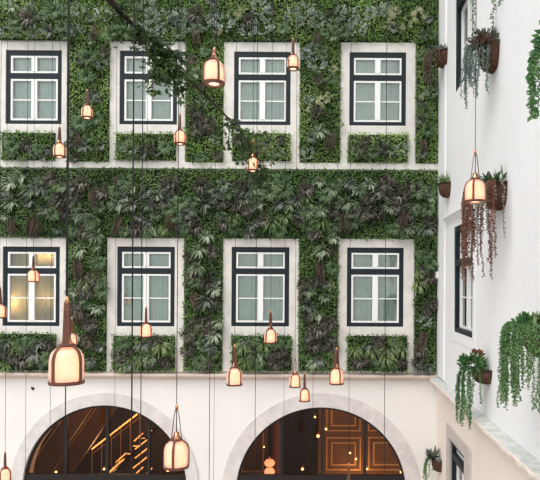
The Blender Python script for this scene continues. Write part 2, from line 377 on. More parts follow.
# curve plane (x,y) -> world (Y,Z); normal -> X
sw.matrix_world = Matrix(((0,0,1,XR+0.2),(1,0,0,0),(0,1,0,0),(0,0,0,1)))
mb = MB(); Yz = SW[2]
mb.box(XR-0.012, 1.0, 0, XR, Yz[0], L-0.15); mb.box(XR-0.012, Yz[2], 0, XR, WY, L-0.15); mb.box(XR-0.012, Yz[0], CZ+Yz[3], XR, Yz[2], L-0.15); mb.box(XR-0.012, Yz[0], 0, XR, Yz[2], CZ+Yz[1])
tag(mb.build('trim_13', M['plaster_warm']), kind='structure')  # lower side wall tinted as if lit by the pendants
for k, (a, b_, c, d) in enumerate(SW):
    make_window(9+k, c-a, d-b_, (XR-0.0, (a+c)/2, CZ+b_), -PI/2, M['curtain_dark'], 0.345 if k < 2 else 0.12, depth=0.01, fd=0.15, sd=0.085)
# corner pilaster
mb = MB(); mb.box(XR-0.03, 11.25, L, XR, WY, 14); tag(mb.build('trim_14', M['plaster_side'], bevel=0.005), kind='structure')
# surround and hood of the lower side window
mb = MB(); a, b_, c, d = SW[1]
ring_prism(mb, [(a-0.15, CZ+b_-0.16), (c+0.42, CZ+b_-0.16), (c+0.42, CZ+d+0.16), (a-0.15, CZ+d+0.16)], [(a, CZ+b_), (c, CZ+b_), (c, CZ+d), (a, CZ+d)], 0, 0.008)
o = mb.build('trim_15', M['plaster_side']); o.matrix_world = Matrix(((0,-1,0,XR),(1,0,0,0),(0,0,1,0),(0,0,0,1))); tag(o, kind='structure')
mb = MB(); sweep_x(mb, [(0, 0), (-0.02, 0), (-0.05, 0.05), (-0.09, 0.08), (-0.09, 0.11), (0, 0.13)], 0, 2.2)
o = mb.build('trim_16', M['plaster_side']); o.matrix_world = Matrix(((0,1,0,XR),(1,0,0,8.95),(0,0,1,CZ+1.15),(0,0,0,1))); tag(o, kind='structure')
# surround of the ground-floor side window
mb = MB(); a, b_, c, d = SW[2]
ring_prism(mb, [(9.07, CZ+b_-0.2), (10.86, CZ+b_-0.2), (10.86, CZ-2.48), (9.07, CZ-2.48)], [(a, CZ+b_), (c, CZ+b_), (c, CZ+d), (a, CZ+d)], 0, 0.045)
o = mb.build('trim_17', M['side_stone'], bevel=0.006); o.matrix_world = Matrix(((0,-1,0,XR),(1,0,0,0),(0,0,1,0),(0,0,0,1))); tag(o, kind='structure')
# side cornice
def sweep_y(mb, prof, ya, yb, n_=90, jit=0.0):
    k = len(prof); rows = []
    for i in range(n_+1):
        y = ya + (yb-ya)*i/n_
        for q, (x, z) in enumerate(prof):
            jj = jit * noise.noise(Vector((y*6, q*3.1, 0))) if 2 <= q <= 5 else 0
            rows.append((x + jj*0.5, y, z + jj))
    fs = []
    for i in range(n_):
        for q in range(k-1): fs.append((i*k+q, i*k+q+1, (i+1)*k+q+1, (i+1)*k+q))
    mb.add(rows, fs)
mb = MB(); sweep_y(mb, [(XR, L-0.03), (XR-0.17, L-0.05)], 1.0, WY); mb2 = MB()
o = mb.build('trim_18', M['ledge_top']); tag(o, kind='structure')
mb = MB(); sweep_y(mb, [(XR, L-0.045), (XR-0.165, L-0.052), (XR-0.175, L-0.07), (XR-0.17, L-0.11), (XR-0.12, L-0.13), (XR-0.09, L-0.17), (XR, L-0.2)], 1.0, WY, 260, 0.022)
o = mb.build('trim_19', M['plaster_warm'], smooth=False); tag(o, kind='structure')  # same lamp glow tinted into the cornice
# small white junction box on the corner, with its bracket
jb = empty('junction_box', at(438.5, 275, 11.85), 'small white junction box fixed at the corner of facade and side wall', 'electrical box')
mb = MB(); mb.box(-0.06, -0.03, -0.07, 0.07, 0.05, 0.07); mb.build('box', M['white'], jb, bevel=0.01)
mb = MB(); mb.box(-0.045, -0.045, -0.05, 0.055, -0.028, 0.05); mb.build('cover', M['white'], jb, bevel=0.005)
mb = MB(); mb.tube([(0.05, 0, -0.07), (0.055, 0, -0.22)], 0.008); mb.build('cable', M['white'], jb)

# ------------------------------------------------------------------ arch glazing and the rooms inside
def arch_glazing(num, c, r, mull, ztr):
    root = empty('window_%d' % num, (0, 0, 0), kind='structure'); Y0 = WY+0.03
    k = 40; ri = r-0.045
    o_ = [(c.x + r*.999*math.cos(PI*i/k), c.z + r*.999*math.sin(PI*i/k)) for i in range(k+1)]; o_ = [(c.x+r*.999, 0.01)] + o_ + [(c.x-r*.999, 0.01)]
    i_ = [(c.x + ri*math.cos(PI*i/k), c.z + ri*math.sin(PI*i/k)) for i in range(k+1)]; i_ = [(c.x+ri, 0.05)] + i_ + [(c.x-ri, 0.05)]
    f = MB(); ring_prism(f, o_, i_, Y0, Y0+0.08); f.build('frame', M['bronze_frame'], root)
    f = MB(); f.box(c.x-ri, Y0-0.01, ztr-0.09, c.x+ri, Y0+0.09, ztr+0.03); f.build('transom', M['bronze_frame'], root)
    for px in mull:
        xx = at(px, 440, Y0).x; top = c.z + math.sqrt(max(ri*ri-(xx-c.x)**2, 0))
        f = MB(); f.box(xx-0.032, Y0+0.005, 0.02, xx+0.032, Y0+0.07, top); f.build('mullion', M['bronze_frame'], root)
    g = MB(); g.add([(x, Y0+0.04, z) for x, z in i_], [tuple(range(len(i_)))]); g.build('pane', M['archglass'], root)
arch_glazing(12, A1, R1, (65.5, 107, 148.5), at(105, 476.5, WY).z)
arch_glazing(13, A2, R2, (281, 322.5, 365), at(321, 477.5, WY).z)
mb = MB(); mb.box(-9, WY+0.4, 4.45, XR, 18, 4.6); tag(mb.build('ceiling', M['darkbrown']), kind='structure')
mb = MB(); mb.box(-9, 17.8, 0, XR, 18, 4.6); mb.box(-9.1, WY+0.4, 0, -9, 18, 4.6); tag(mb.build('wall_inner', M['darkbrown']), kind='structure')
mb = MB(); mb.box(-2.6, WY+0.4, 0, -2.45, 17.8, 4.5); tag(mb.build('wall_partition', M['darkbrown']), kind='structure')
# panelled wall in the right-hand arch
pw = empty('wall_panelled', (0, 0, 0), kind='structure')
PYc = 13.9
xa, xb = at(318, 440, PYc).x, at(440, 440, PYc).x
mb = MB(); mb.box(xa, PYc, 0, min(xb, XR), PYc+0.12, 4.44); mb.build('panel_board', M['brown'], pw)
for (a, b_, c, d) in ((326,380,361,431), (368,380,408,431), (326,437,361,470), (368,437,408,470), (331,442,356,465), (373,442,403,465), (331,404,356,426), (373,404,403,426), (326,475,361,530), (368,475,408,530)):
    p0, p1 = at(a, d, PYc), at(c, b_, PYc)
    mb = MB(); t = 0.03
    ring_prism(mb, rectp(p0.x, p0.z, p1.x, p1.z), rectp(p0.x+t, p0.z+t, p1.x-t, p1.z-t), PYc-0.025, PYc+0.001); mb.build('moulding', M['gold'], pw)
# dark tall cabinets / columns in left half of right arch
wp = empty('gilded_frame', (0,0,0), 'gold rectangular moulding on dark wall at left behind right arch', 'wall moulding')
p0, p1 = at(241, 472, 16.0), at(264, 425, 16.0)
mb = MB(); mb.box(p0.x-.1, 16.0, 0, p1.x+.1, 16.1, 4.44); mb.build('backing', M['brown'], wp)
mb = MB(); ring_prism(mb, rectp(p0.x, p0.z, p1.x, p1.z), rectp(p0.x+.04, p0.z+.04, p1.x-.04, p1.z-.04), 15.97, 16.0); mb.build('moulding', M['gold'], wp)
col_ = empty('pink_lit_column', at(276, 470, 15.0) * 1, 'narrow reddish column glowing behind the right arch glazing', 'column')
col_.location.z = 0
mb = MB(); mb.lathe([(0.16, 0), (0.16, 0.1), (0.12, 0.14), (0.12, 4.1), (0.16, 4.2), (0.16, 4.45)], 20); mb.build('shaft', mat('reddish_lacquer', (0.30, 0.09, 0.06), 0.4, noise_s=4), col_, smooth=True)
# lit staircase in the left-hand arch, added to stand in for gold reflections
st = empty('staircase', (0, 0, 0), 'dark staircase with glowing step edges behind the left arch glazing', 'staircase')
YS = 14.3
p0, p1 = at(104, 476, YS), at(158, 418, YS)
N_ = 15; dx = (p1.x-p0.x)/N_; dz = (p1.z-p0.z)/N_
mb = MB()
for i in range(-8, N_+4):
    if p0.z+dz*i > 4.2 or p0.z+dz*(i-1) < 0: continue
    mb = MB(); x_, z_ = p0.x+dx*i, p0.z+dz*i; mb.box(x_, YS, z_-0.04, x_+dx+0.05, YS+1.1, z_); tr = mb.build('tread', M['darkbrown'], st)
    if i % 2: continue
    mb = MB(); mb.box(x_+0.01, YS-0.012, z_-0.028, x_+dx+0.03, YS, z_-0.012); mb.build('step_light', M['led'], tr)
mb = MB(); q0, q1 = at(92, 449, YS-.1), at(140, 412, YS-.1); mb.tube([q0, q1], 0.02); mb.build('glowing_handrail', M['led'], st)
mb = MB(); mb.tube([q0 + Vector((0,0,-0.12)), q1 + Vector((0,0,-0.12))], 0.012); mb.build('lower_rail', M['gold'], st)
for k in range(6):
    q = q0.lerp(q1, k/5); mb = MB(); mb.tube([q + Vector((0,0,-0.75)), q], 0.01); mb.build('baluster', M['gold'], st)
for k, (ax_, ay_, bx_, by_) in enumerate(((104,478,118,464),(110,471,124,459),(116,462,126,453),(131,478,143,467),(133,468,147,457),(135,458,149,447),(135,449,148,439),(134,441,143,433),(144,476,152,468))):  # each bar stands in for a gold reflection
    q0_, q1_ = at(ax_, ay_, 13.7+.1*(k % 3)), at(bx_, by_, 13.7+.1*(k % 3)); sl = empty('slanted_light_bar', q0_, 'short slanted gold light bar, %s from left in the cluster right in left arch' % (['first','second','third','fourth','fifth','sixth','seventh','eighth','ninth'][k]), 'light bar', 'slanted light bars behind the left arch')
    mb = MB(); mb.tube([(0,0,0), q1_-q0_], .011, 6); mb.build('glowing_tube', M['led'], sl)
    mb = MB(); mb.tube([Vector((0,.03,-.02)), q1_-q0_+Vector((0,.03,-.02))], .022, 6); mb.build('rail', M['gold'], sl)
    mb = MB(); mb.tube([(q1_-q0_)*.5+Vector((0,.03,0)), (q1_-q0_)*.5+Vector((0,.03,4.45-(q0_.z+q1_.z)/2))], .006, 5); mb.build('hanger', M['bronze_frame'], sl)  # rail and hanger added to carry the reflection bar
# sloping brown panels at left of left arch, added in place of reflections
for k, (a, b_, c, d, yy) in enumerate(((22, 478, 72, 405, 13.6), (48, 478, 98, 405, 14.6))):
    pa, pb = at(a, b_, yy), at(c, d, yy)
    so_ = empty('sloping_beam', (0, 0, 0), ['outer brown sloping beam with gold edge at left inside left arch', 'inner brown sloping beam further inside the left arch'][k], 'beam')
    mb = MB(); mb.add([pa, pb, pb+Vector((0.5,0,0)), pa+Vector((0.5,0,0)), pa+Vector((0,.1,0)), pb+Vector((0,.1,0)), pb+Vector((0.5,.1,0)), pa+Vector((0.5,.1,0))],
                      [(0,1,2,3),(4,7,6,5),(0,4,5,1),(1,5,6,2),(2,6,7,3),(3,7,4,0)]); mb.build('board', M['brown'], so_)
    mb = MB(); mb.tube([pa+Vector((0,-.02,0)), pb+Vector((0,-.02,0))], 0.022, 6); mb.build('edge_trim', M['gold'], so_)
# globe bulbs inside
def inner_bulb(px, py, yy, r, label, grp):
    r *= .75; p = at(px, py, yy); e = empty('globe_bulb', p, label, 'light bulb', grp)
    mb = MB(); mb.lathe([(0.001, -r)] + [(r*math.cos(a), r*math.sin(a)) for a in [(-80+16*i)*PI/180 for i in range(11)]] + [(0.001, r)], 14); mb.build('globe', M['innerbulb'], e, smooth=True)
    mb = MB(); mb.tube([(0, 0, r*0.9), (0, 0, r+0.05)], r*0.45, 8); mb.build('socket', M['copper'], e)
    mb = MB(); mb.tube([(0, 0, r+0.04), (0, 0, 4.45-p.z)], 0.004, 5); mb.build('cord', M['black'], e)
for (px, py, yy, r, lb) in ((70,431,15.5,.045,'small glowing bulb in upper left of the left arch'),
    (168,470,13.3,.05,'glowing bulb low in the left arch near its right jamb'),
    (104,469,13.5,.035,'small glowing bulb low in the middle of the left arch'),
    (56,472,13.5,.035,'small glowing bulb low at left in the left arch'),
    (252,444,14,.028,'left one of the two tiny high bulbs at left in right arch'),
    (264,447,14,.028,'right one of the two tiny high bulbs at left in right arch'),
    (302.5,469,13.2,.04,'glowing bulb low beside the central mullion of right arch'),
    (318,436,13.2,.045,'glowing bulb just left of central mullion in right arch'),
    (315,417,13.4,.03,'topmost tiny bulb beside central mullion in right arch'),
    (326,429,13.2,.035,'tiny bulb in front of the upper left brown panel'),
    (350,453,13.2,.03,'upper bulb of the pair above the copper pendant in right arch'),
    (356,459,13.2,.03,'lower bulb of the pair above the copper pendant in right arch'),
    (367,469,13.2,.03,'small bulb right of the copper pendant in right arch'),
    (401,472,13.2,.035,'small bulb against right jamb in right arch')):
    inner_bulb(px, py, yy, r, lb, None)
tl = empty('tiered_lamp', at(269.5, 473, 13.2), 'stacked pinkish two-globe lamp glowing inside right arch', 'lamp')
for k, z_ in enumerate((0.03, 0.22)):
    mb = MB(); mb.lathe([(0.001,-.075),(0.07,-.07),(0.11,-.03),(0.115,0.02),(0.08,0.065),(0.03,0.08)], 18); mb.build('globe', emis('pink_globe%d' % k, (1.0, 0.42, 0.22), 0.9), tl, smooth=True, loc=(0,0,z_))
mb = MB(); mb.tube([(0,0,-tl.location.z),(0,0,0.35)], 0.015, 8); mb.build('stem', M['copper'], tl)
for (x_, y_, z_, e, sz) in ((-4.6, 13.3, 3.9, 36, .3), (-5.6, 15.5, 2.2, 40, .3), (-3.4, 16.5, 3.6, 25, .3), (0.7, 13.1, 2.0, 22, .3), (0.2, 13.2, 4.1, 13, .2), (-1.6, 15.6, 3.2, 14, .3)):
    lp = bpy.data.lights.new('room_light', 'POINT'); lp.energy = e; lp.color = (1, 0.56, 0.24); lp.shadow_soft_size = sz
    lo = bpy.data.objects.new('room_light', lp); C.objects.link(lo); lo.location = (x_, y_, z_)

# ------------------------------------------------------------------ living wall mats
def leaf_mat(name, rects, mkey, label, dens=1700, depth=0.12, top=False):
    mb = MB()
    for (x0, y0, x1, y1) in rects:
        X0, Z0, X1, Z1 = fr(x0, y0, x1, y1)
        mb.box(X0+0.015, WY-depth*0.5, Z0+0.015, min(X1-0.015, XR-.01), WY-0.001, Z1-0.015, 1)
        for _ in range(int((X1-X0)*(Z1-Z0)*dens)):
            x = U(X0-0.008, X1+0.008); z = U(Z0-0.005, Z1+0.012)
            h = noise.noise(Vector((x*3.2, z*3.2, 2))) * 0.5 + noise.noise(Vector((x*9, z*9, 5)))*0.5
            y = WY - depth*0.55 - depth*0.55*(h+0.4) * (0.3+0.7*R())
            y = min(y, WY-0.035)
            a = U(0, 2*PI); d = Vector((math.cos(a)*0.8, -U(0.1, 0.9), math.sin(a)*0.8 + U(-0.2, 0.5)))
            nr = Vector((U(-.6,.6), -1, U(0.0, 1.1))); Lf = U(0.028, 0.058); x = min(x, XR-0.075)
            mb.leaf(Vector((x, y, z)), d, nr, Lf, Lf*U(0.5, 0.8), mi=0)
    o = mb.build(name, [M[mkey], M['soil']]); return tag(o, label, 'foliage', kind='stuff')
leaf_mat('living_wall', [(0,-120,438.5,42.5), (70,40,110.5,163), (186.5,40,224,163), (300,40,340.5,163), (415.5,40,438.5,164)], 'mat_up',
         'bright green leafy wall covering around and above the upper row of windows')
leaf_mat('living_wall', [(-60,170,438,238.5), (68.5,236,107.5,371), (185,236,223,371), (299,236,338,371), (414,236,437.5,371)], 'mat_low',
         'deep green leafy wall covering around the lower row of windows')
BU = [(3,133,57.5,161.5), (117,134,177.5,161.8), (232,133.5,291,162.5), (347.5,135,408,164)]
BL = [(-4,333,58,370.5), (113.5,335,176.5,371), (232,335,292,371), (346.6,335,407,371)]
ordw = ['first', 'second', 'third', 'fourth']
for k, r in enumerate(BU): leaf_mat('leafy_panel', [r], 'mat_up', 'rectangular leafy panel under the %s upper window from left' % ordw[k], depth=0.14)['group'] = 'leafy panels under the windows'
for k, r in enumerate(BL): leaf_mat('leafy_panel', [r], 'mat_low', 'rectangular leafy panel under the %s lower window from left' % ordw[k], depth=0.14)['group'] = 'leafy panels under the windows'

# ------------------------------------------------------------------ plants in the living wall
def outdir(el=None):
    # random direction in the hemisphere facing -Y
    a = U(0, 2*PI); e = U(0.15, 1.0) if el is None else el
    return Vector((math.cos(a), -e, math.sin(a))).normalized()
def p_broad():
    mb = MB(); n_ = 26
    for i in range(n_):
        a = 2*PI*i/n_ + U(-.2, .2); d = Vector((math.cos(a), -U(0.5, 1.6), math.sin(a)*0.9+0.35))
        mb.blade(Vector((0,0,0)), d, U(0.7, 1.9), U(0.7, 1.2), U(0.09, 0.17), 6)
    return mb
def p_spiky():
    mb = MB()
    for i in range(44):
        a = U(0, 2*PI); d = Vector((math.cos(a), -U(0.5, 1.5), math.sin(a)*0.8+0.5))
        mb.blade(Vector((U(-.1,.1),0,U(-.1,.1))), d, U(1.0, 2.6), U(0.8, 1.3), U(0.05, 0.085), 6)
    return mb
def p_fern():
    mb = MB()
    for i in range(15):
        a = 2*PI*i/15 + U(-.2,.2); v = Vector((math.cos(a), -U(0.5,1.3), math.sin(a)*0.8+0.4)).normalized(); q = Vector((0,0,0)); Lf = U(0.8, 1.15); g = Vector((0,0,-1)); dr = U(0.8, 1.8)
        for k in range(10):
            q = q + v*Lf/10; v = (v + g*dr/10).normalized(); sd = v.cross(Vector((0,-1,0.3))).normalized()
            l = 0.26*(1-(k/10)**1.5)+0.05
            for sg in (-1, 1): mb.leaf(q, (sd*sg + v*0.5), Vector((0,-1,0.5)), l, 0.075, 0.1)
    return mb
def p_silver():
    mb = MB()
    for i in range(30):
        d = outdir(); c = Vector((d.x*U(.2,.8), d.y*U(.15,.5), d.z*U(.2,.7)))
        dd = (d + Vector((0,-.1,0.5))).normalized()
        for k in range(12):
            q = c + dd*k*0.03; s_ = Vector((U(-1,1), -U(0.1,1), U(-1,1)))
            mb.leaf(q, s_ + dd*0.6, Vector((0,-1,0.6)), U(0.12, 0.22), 0.05, 0.1)
    return mb
def p_bronze():
    mb = MB()
    for i in range(16):
        a = U(0, 2*PI); mb.blade(Vector((0,0,0)), Vector((math.cos(a), -U(0.5,1.4), math.sin(a)*.8+.4)), U(1,2.4), U(.7,1.15), U(.06,.12), 5)
    for i in range(170):
        d = outdir(); c = Vector((d.x*U(.1,.85), d.y*U(.1,.55), d.z*U(.1,.75)))
        mb.leaf(c, d + Vector((U(-.5,.5), -.3, U(-.9,.5))), Vector((U(-.4,.4),-1,U(0,1))), U(0.18, 0.34), U(0.09, 0.17), 0.3)
    return mb
def p_cream():
    mb = MB()
    for k in range(9):
        d = outdir(); c = Vector((d.x*U(.2,.75), d.y*U(.1,.35), d.z*U(.2,.7)))
        for i in range(11):
            a = 2*PI*i/11+U(-.2,.2); mb.leaf(c, Vector((math.cos(a), -U(.2,.9), math.sin(a)+.2)), Vector((0,-1,.4)), U(.2,.34), U(.08,.13), .15)
    return mb
def p_strand():
    mb = MB()
    for i in range(34):
        x, y = U(-.35,.35), -U(0.05,.5); l = U(0.9, 1.9); w_ = U(0.03,0.07)
        mb.blade(Vector((x, y, U(.4,.8))), Vector((U(-.12,.12), -.08, -1)), 0.3, l, w_, 5, g=Vector((U(-.2,.2),U(-.1,.1),-1)))
        for k in range(4): mb.leaf(Vector((x, y, U(-.8,.5))), Vector((U(-1,1),-.4,-1)), Vector((0,-1,0)), .12, .04)
    return mb
KD = {
 'A': ('broad', 'broad_leaf_plant', p_broad, 'pale broad-bladed plant'),
 'D': ('blue', 'dark_blade_plant', p_broad, 'grey-green blade-leaved plant'),
 'G': ('spiky', 'grass_plant', p_spiky, 'arching grassy plant'),
 'F': ('fern', 'fern', p_fern, 'dark green fern'),
 'S': ('silver', 'silver_plant', p_silver, 'silver-grey feathery plant'),
 'B': ('bronze', 'bronze_plant', p_bronze, 'bronze-brown frilly plant'),
 'C': ('cream', 'variegated_plant', p_cream, 'cream variegated plant'),
 'R': ('strand', 'hanging_roots', p_strand, 'hanging brown root strands'),
}
PROTO = {k: [v[2]().mesh(v[1], M[v[0]]) for _ in range(4)] for k, v in KD.items()}
REG = [ # name, rect, sort axis, phrase
 ((-5,-5,95,43), 0, 'the green strip above the first upper window'),
 ((95,-5,205,43), 0, 'the green strip above the second upper window'),
 ((205,-5,320,43), 0, 'the green strip above the third upper window'),
 ((320,-5,440,43), 0, 'the green strip above the fourth upper window'),
 ((66,43,112,164), 1, 'green pier between first and second upper windows'),
 ((180,43,226,164), 1, 'green pier between second and third upper windows'),
 ((298,43,345,164), 1, 'green pier between third and fourth upper windows'),
 ((411,43,440,164), 1, 'green pier right of the fourth upper window'),
 ((0,130,62,164), 0, 'leafy panel under the first upper window'),
 ((113,130,180,164), 0, 'leafy panel under the second upper window'),
 ((228,130,295,164), 0, 'leafy panel under the third upper window'),
 ((345,130,411,164), 0, 'leafy panel under the fourth upper window'),
 ((-5,165,95,239.5), 0, 'the green strip above the first lower window'),
 ((95,165,205,239.5), 0, 'the green strip above the second lower window'),
 ((205,165,320,239.5), 0, 'the green strip above the third lower window'),
 ((320,165,440,239.5), 0, 'the green strip above the fourth lower window'),
 ((66,239,111,375), 1, 'green pier between first and second lower windows'),
 ((179,239,226,375), 1, 'green pier between second and third lower windows'),
 ((298,239,343,375), 1, 'green pier between third and fourth lower windows'),
 ((411,239,440,375), 1, 'green pier right of the fourth lower window'),
 ((0,330,62,375), 0, 'leafy panel under the first lower window'),
 ((112,330,179,375), 0, 'leafy panel under the second lower window'),
 ((228,330,296,375), 0, 'leafy panel under the third lower window'),
 ((343,330,411,375), 0, 'leafy panel under the fourth lower window'),
]
PL = '''A12,8,9 B29,19,10 A34,34,9 S30,10,6 S43,18,6 F55,12,12 D50,32,10 F64,28,8 S81,12,8 S77,33,8 A91,42,4.5 R96,32,8 S105,18,9 F112,34,10 S148,9,9 S166,20,9 S153,29,8
F130,34,9 F180,34,8 B197,16,10 R197,36,8 D214,3,8 S207,25,9 S224,25,10 C240,14,8 B249,21,8 S260,11,10 S264,30,11 S248,33,8 S305,14,10 S318,22,9 B330,17,6 R317,40,8 A334,37,8 S349,18,9 S357,30,9 F344,33,8 C393,14,10 C417,16,10 C405,26,8 S380,12,7 C388,26,7 F430,36,7 F283,30,7 S8,33,7 F20,27,7
F90,59,10 S104,66,6 F88,77,9 C72,105,5 F97,119,9 F82,124,9 D86,147,9 D102,146,8 B71,144,6 R78,138,7 D95,94,8
B190,60,6 A197,73,8 B196,112,9 B210,125,9 S203,104,6 F201,158,6 B198,130,8
S317,66,9 C333,70,6 F331,80,7 C323,102,8 B317,113,7 C311,110,6 A319,132,10 S308,155,7 R331,140,9 C340,125,5 C329,96,6 D312,138,8
F421,58,7 C422,97,5 F425,113,9 F428,131,8 R423,146,8 D428,78,7 D420,120,7
F14,147,8 B27,145,7 F40,149,7 S34,154,5 D50,149,7 S130,150,7 B150,149,8 D143,155,7 F166,148,8 F122,147,6 D157,153,6
B241,141,7 B281,140,5 C264,152,8 F279,153,7 B252,151,7 D267,143,6 B361,149,8 F356,152,7 S402,150,7 B380,148,8 A391,151,7 B365,141,5 F373,153,7
A11,183,9 A11,202,9 A22,177,8 A31,190,9 B25,196,6 D42,188,10 B53,180,8 B60,201,9 B81,183,8 B75,197,8 A64,187,7 B105,193,8 D85,213,9 A78,216,7 B83,232,7 A97,236,9 A118,205,8 R13,226,8 R31,224,8 R37,228,8 R95,196,8 D45,210,8
A133,188,8 F128,182,8 D148,191,8 B172,184,9 B158,203,9 S166,200,6 A156,215,6 A149,228,6 B137,228,8 B188,221,9 R171,222,9 R118,224,8 B202,186,9 D205,204,9 B221,202,8 D224,186,9 B226,223,8 A207,236,8 B195,228,7 D133,205,8 F183,203,8
B240,189,9 D247,191,9 B237,204,9 A259,204,6 B248,209,8 G235,218,8 D252,225,7 G272,223,9 G286,217,8 D297,200,9 B306,190,8 F270,193,9 G320,222,9 A333,190,8 B333,210,9 A333,238,7 B315,234,7 F284,191,9 D278,205,8 S303,215,6
A346,203,9 A358,190,8 D350,184,8 B363,213,9 B386,184,9 B400,196,9 B395,207,8 B377,213,8 F418,191,9 S424,195,6 B410,188,8 R346,222,9 R402,218,9 D426,229,9 B370,197,8 D352,213,7 F428,210,7
A80,250,8 R78,268,9 B95,279,9 B86,291,8 B80,311,8 R81,315,8 A98,308,7 B92,324,8 B88,340,8 F103,291,7 D92,360,7 F100,262,7 A98,246,6
A199,250,9 A196,268,9 A216,289,8 D207,300,9 B207,283,8 R196,300,8 S204,345,7 A214,335,8 B189,334,8 B188,350,7 B205,324,8 F200,361,7 B212,252,7 D212,346,7
A322,250,9 A309,290,8 A326,297,7 D327,283,6 D310,306,8 A318,315,7 B318,329,9 B329,324,8 B313,345,8 B325,344,7 R320,271,9 F333,268,7 D320,360,7
F421,255,7 F430,264,7 G418,285,8 B426,310,6 S424,322,6 R422,340,9 B421,352,6 D415,366,6 D428,366,6
B10,351,8 F22,344,7 B22,360,8 D36,354,9 B48,344,7 F50,358,8 D8,342,7
B122,355,8 D143,344,8 F125,343,7 G163,346,9 B166,361,7 G141,361,8 A150,358,7 D129,364,7
G242,346,8 A257,355,9 G246,361,8 B280,351,8 B275,363,7 G265,345,8 F286,344,6
G356,350,8 G371,351,8 G387,357,9 B377,349,7 B358,361,7 B399,361,7 F380,365,6 G402,350,7'''
items = []
for tok in PL.split():
    k = tok[0]; x, y, r = [float(q) for q in tok[1:].split(',')]
    for ri, (rc, ax, ph) in enumerate(REG):
        if rc[0] <= x <= rc[2] and rc[1] <= y <= rc[3]: break
    items.append([k, x, y, r, ri])
def fill(x0, y0, x1, y1, cnt, kinds, r0, r1):
    for _ in range(cnt):
        for tr_ in range(60):
            x, y = U(x0, x1), U(y0, y1)
            if all((x-i_[1])**2 + (y-i_[2])**2 > (0.75*min(i_[3], 8))**2 for i_ in items): break
        else: continue
        for ri, (rc, ax, ph) in enumerate(REG):
            if rc[0] <= x <= rc[2] and rc[1] <= y <= rc[3]: items.append([random.choice(kinds), x, y, U(r0, r1), ri]); break
fill(4, 178, 434, 234, 88, 'BDAFFGDAF', 5, 8)
fill(4, 10, 434, 38, 34, 'SFSDFC', 5, 8)
for xx in (72, 190, 303, 418): fill(xx, 245, xx+(32 if xx < 400 else 14), 366, 12 if xx < 400 else 7, 'BDAFBG', 5, 7.5)
for xx in (74, 190, 304, 419): fill(xx, 48, xx+(32 if xx < 400 else 14), 158, 6 if xx < 400 else 4, 'FSDB', 5, 7)
for xx in (5, 119, 237, 352): fill(xx, 340, xx+50, 366, 9, 'FDGBG', 4.5, 7); fill(xx+2, 140, xx+50, 158, 4, 'FDG', 4.5, 6)
ORD = ['first','second','third','fourth','fifth','sixth','seventh','eighth','ninth','tenth','eleventh','twelfth','thirteenth','fourteenth','fifteenth','sixteenth','seventeenth','eighteenth','nineteenth','twentieth','twenty-first','twenty-second','twenty-third','twenty-fourth','twenty-fifth']
grp = {}
for it in items: grp.setdefault((it[0], it[4]), []).append(it)
for (k, ri), lst in grp.items():
    ax = REG[ri][1]; lst.sort(key=lambda t: t[1+ax])
    for j, it in enumerate(lst):
        kd = KD[k]; side = 'top' if ax else 'left'
        if len(lst) == 1: lab = '%s, the only such, in %s' % (kd[3], REG[ri][2])
        else: lab = '%s, %s from %s, in %s' % (kd[3], ORD[j], side, REG[ri][2])
        lab = lab.replace('in the green strip', 'in green strip')
        if len(lab.split()) > 16: lab = lab.replace(' the ', ' ')
        o = bpy.data.objects.new(kd[1], random.choice(PROTO[k])); C.objects.link(o)
        p = at(it[1], it[2], WY-0.12); s_ = it[3]/50.0 * (1.5 if it[2] > 166 else 1.35)
        o.location = p; o.rotation_euler = (0, U(-.35, .35), U(-.15, .15)); o.scale = (s_*(1 if R() < .5 else -1), s_*0.95, s_)
        tag(o, lab, 'plant' if k != 'R' else 'hanging roots', kd[3] + 's on the green facade')

# ------------------------------------------------------------------ wall pots on the side wall
def pot_mesh(rad, hgt):
    # half-round bowl against a wall plane at x=0, bulging to -x, rim at z=0
    mb = MB(); pr = []
    for i in range(11):
        t = i/10; pr.append((rad*math.cos(t*PI/2)**0.5 if i < 10 else 0.02, -hgt*math.sin(t*PI/2)**0.9))
    k = len(pr); n_ = 18; vs = []
    for j in range(n_+1):
        a = PI/2 + PI*j/n_
        for i, (r, z) in enumerate(pr):
            rr = r*(1+0.05*noise.noise(Vector((j*.9, i*1.1, rad*50)))); vs.append((rr*math.cos(a)*1.0, rr*math.sin(a), z))
    fs = [(j*k+i, (j+1)*k+i, (j+1)*k+i+1, j*k+i+1) for j in range(n_) for i in range(k-1)]
    b0 = len(vs); fs2 = [tuple(j*k for j in range(n_+1)), tuple([i for i in range(k)] + [n_*k+i for i in range(k-1, -1, -1)])]
    mb.add(vs, fs + fs2); return mb
def rim_mesh(rad):
    mb = MB(); mb.tube([(rad*1.02*math.cos(PI/2+PI*j/18), rad*1.02*math.sin(PI/2+PI*j/18), 0) for j in range(19)], 0.012, 6); return mb
def bush(mb, c, rx, rz, n_, L0, W0, up=0.4):
    for i in range(n_):
        d = Vector((U(-1,1), U(-1,1), U(-0.5,1))).normalized(); q = Vector(c) + Vector((d.x*rx, d.y*rx, d.z*rz))*U(.3,1)
        mb.leaf(q, d + Vector((0,0,up)), Vector((U(-.5,.5),-1,U(0,1))), L0*U(.7,1.3), W0*U(.7,1.3), .2)
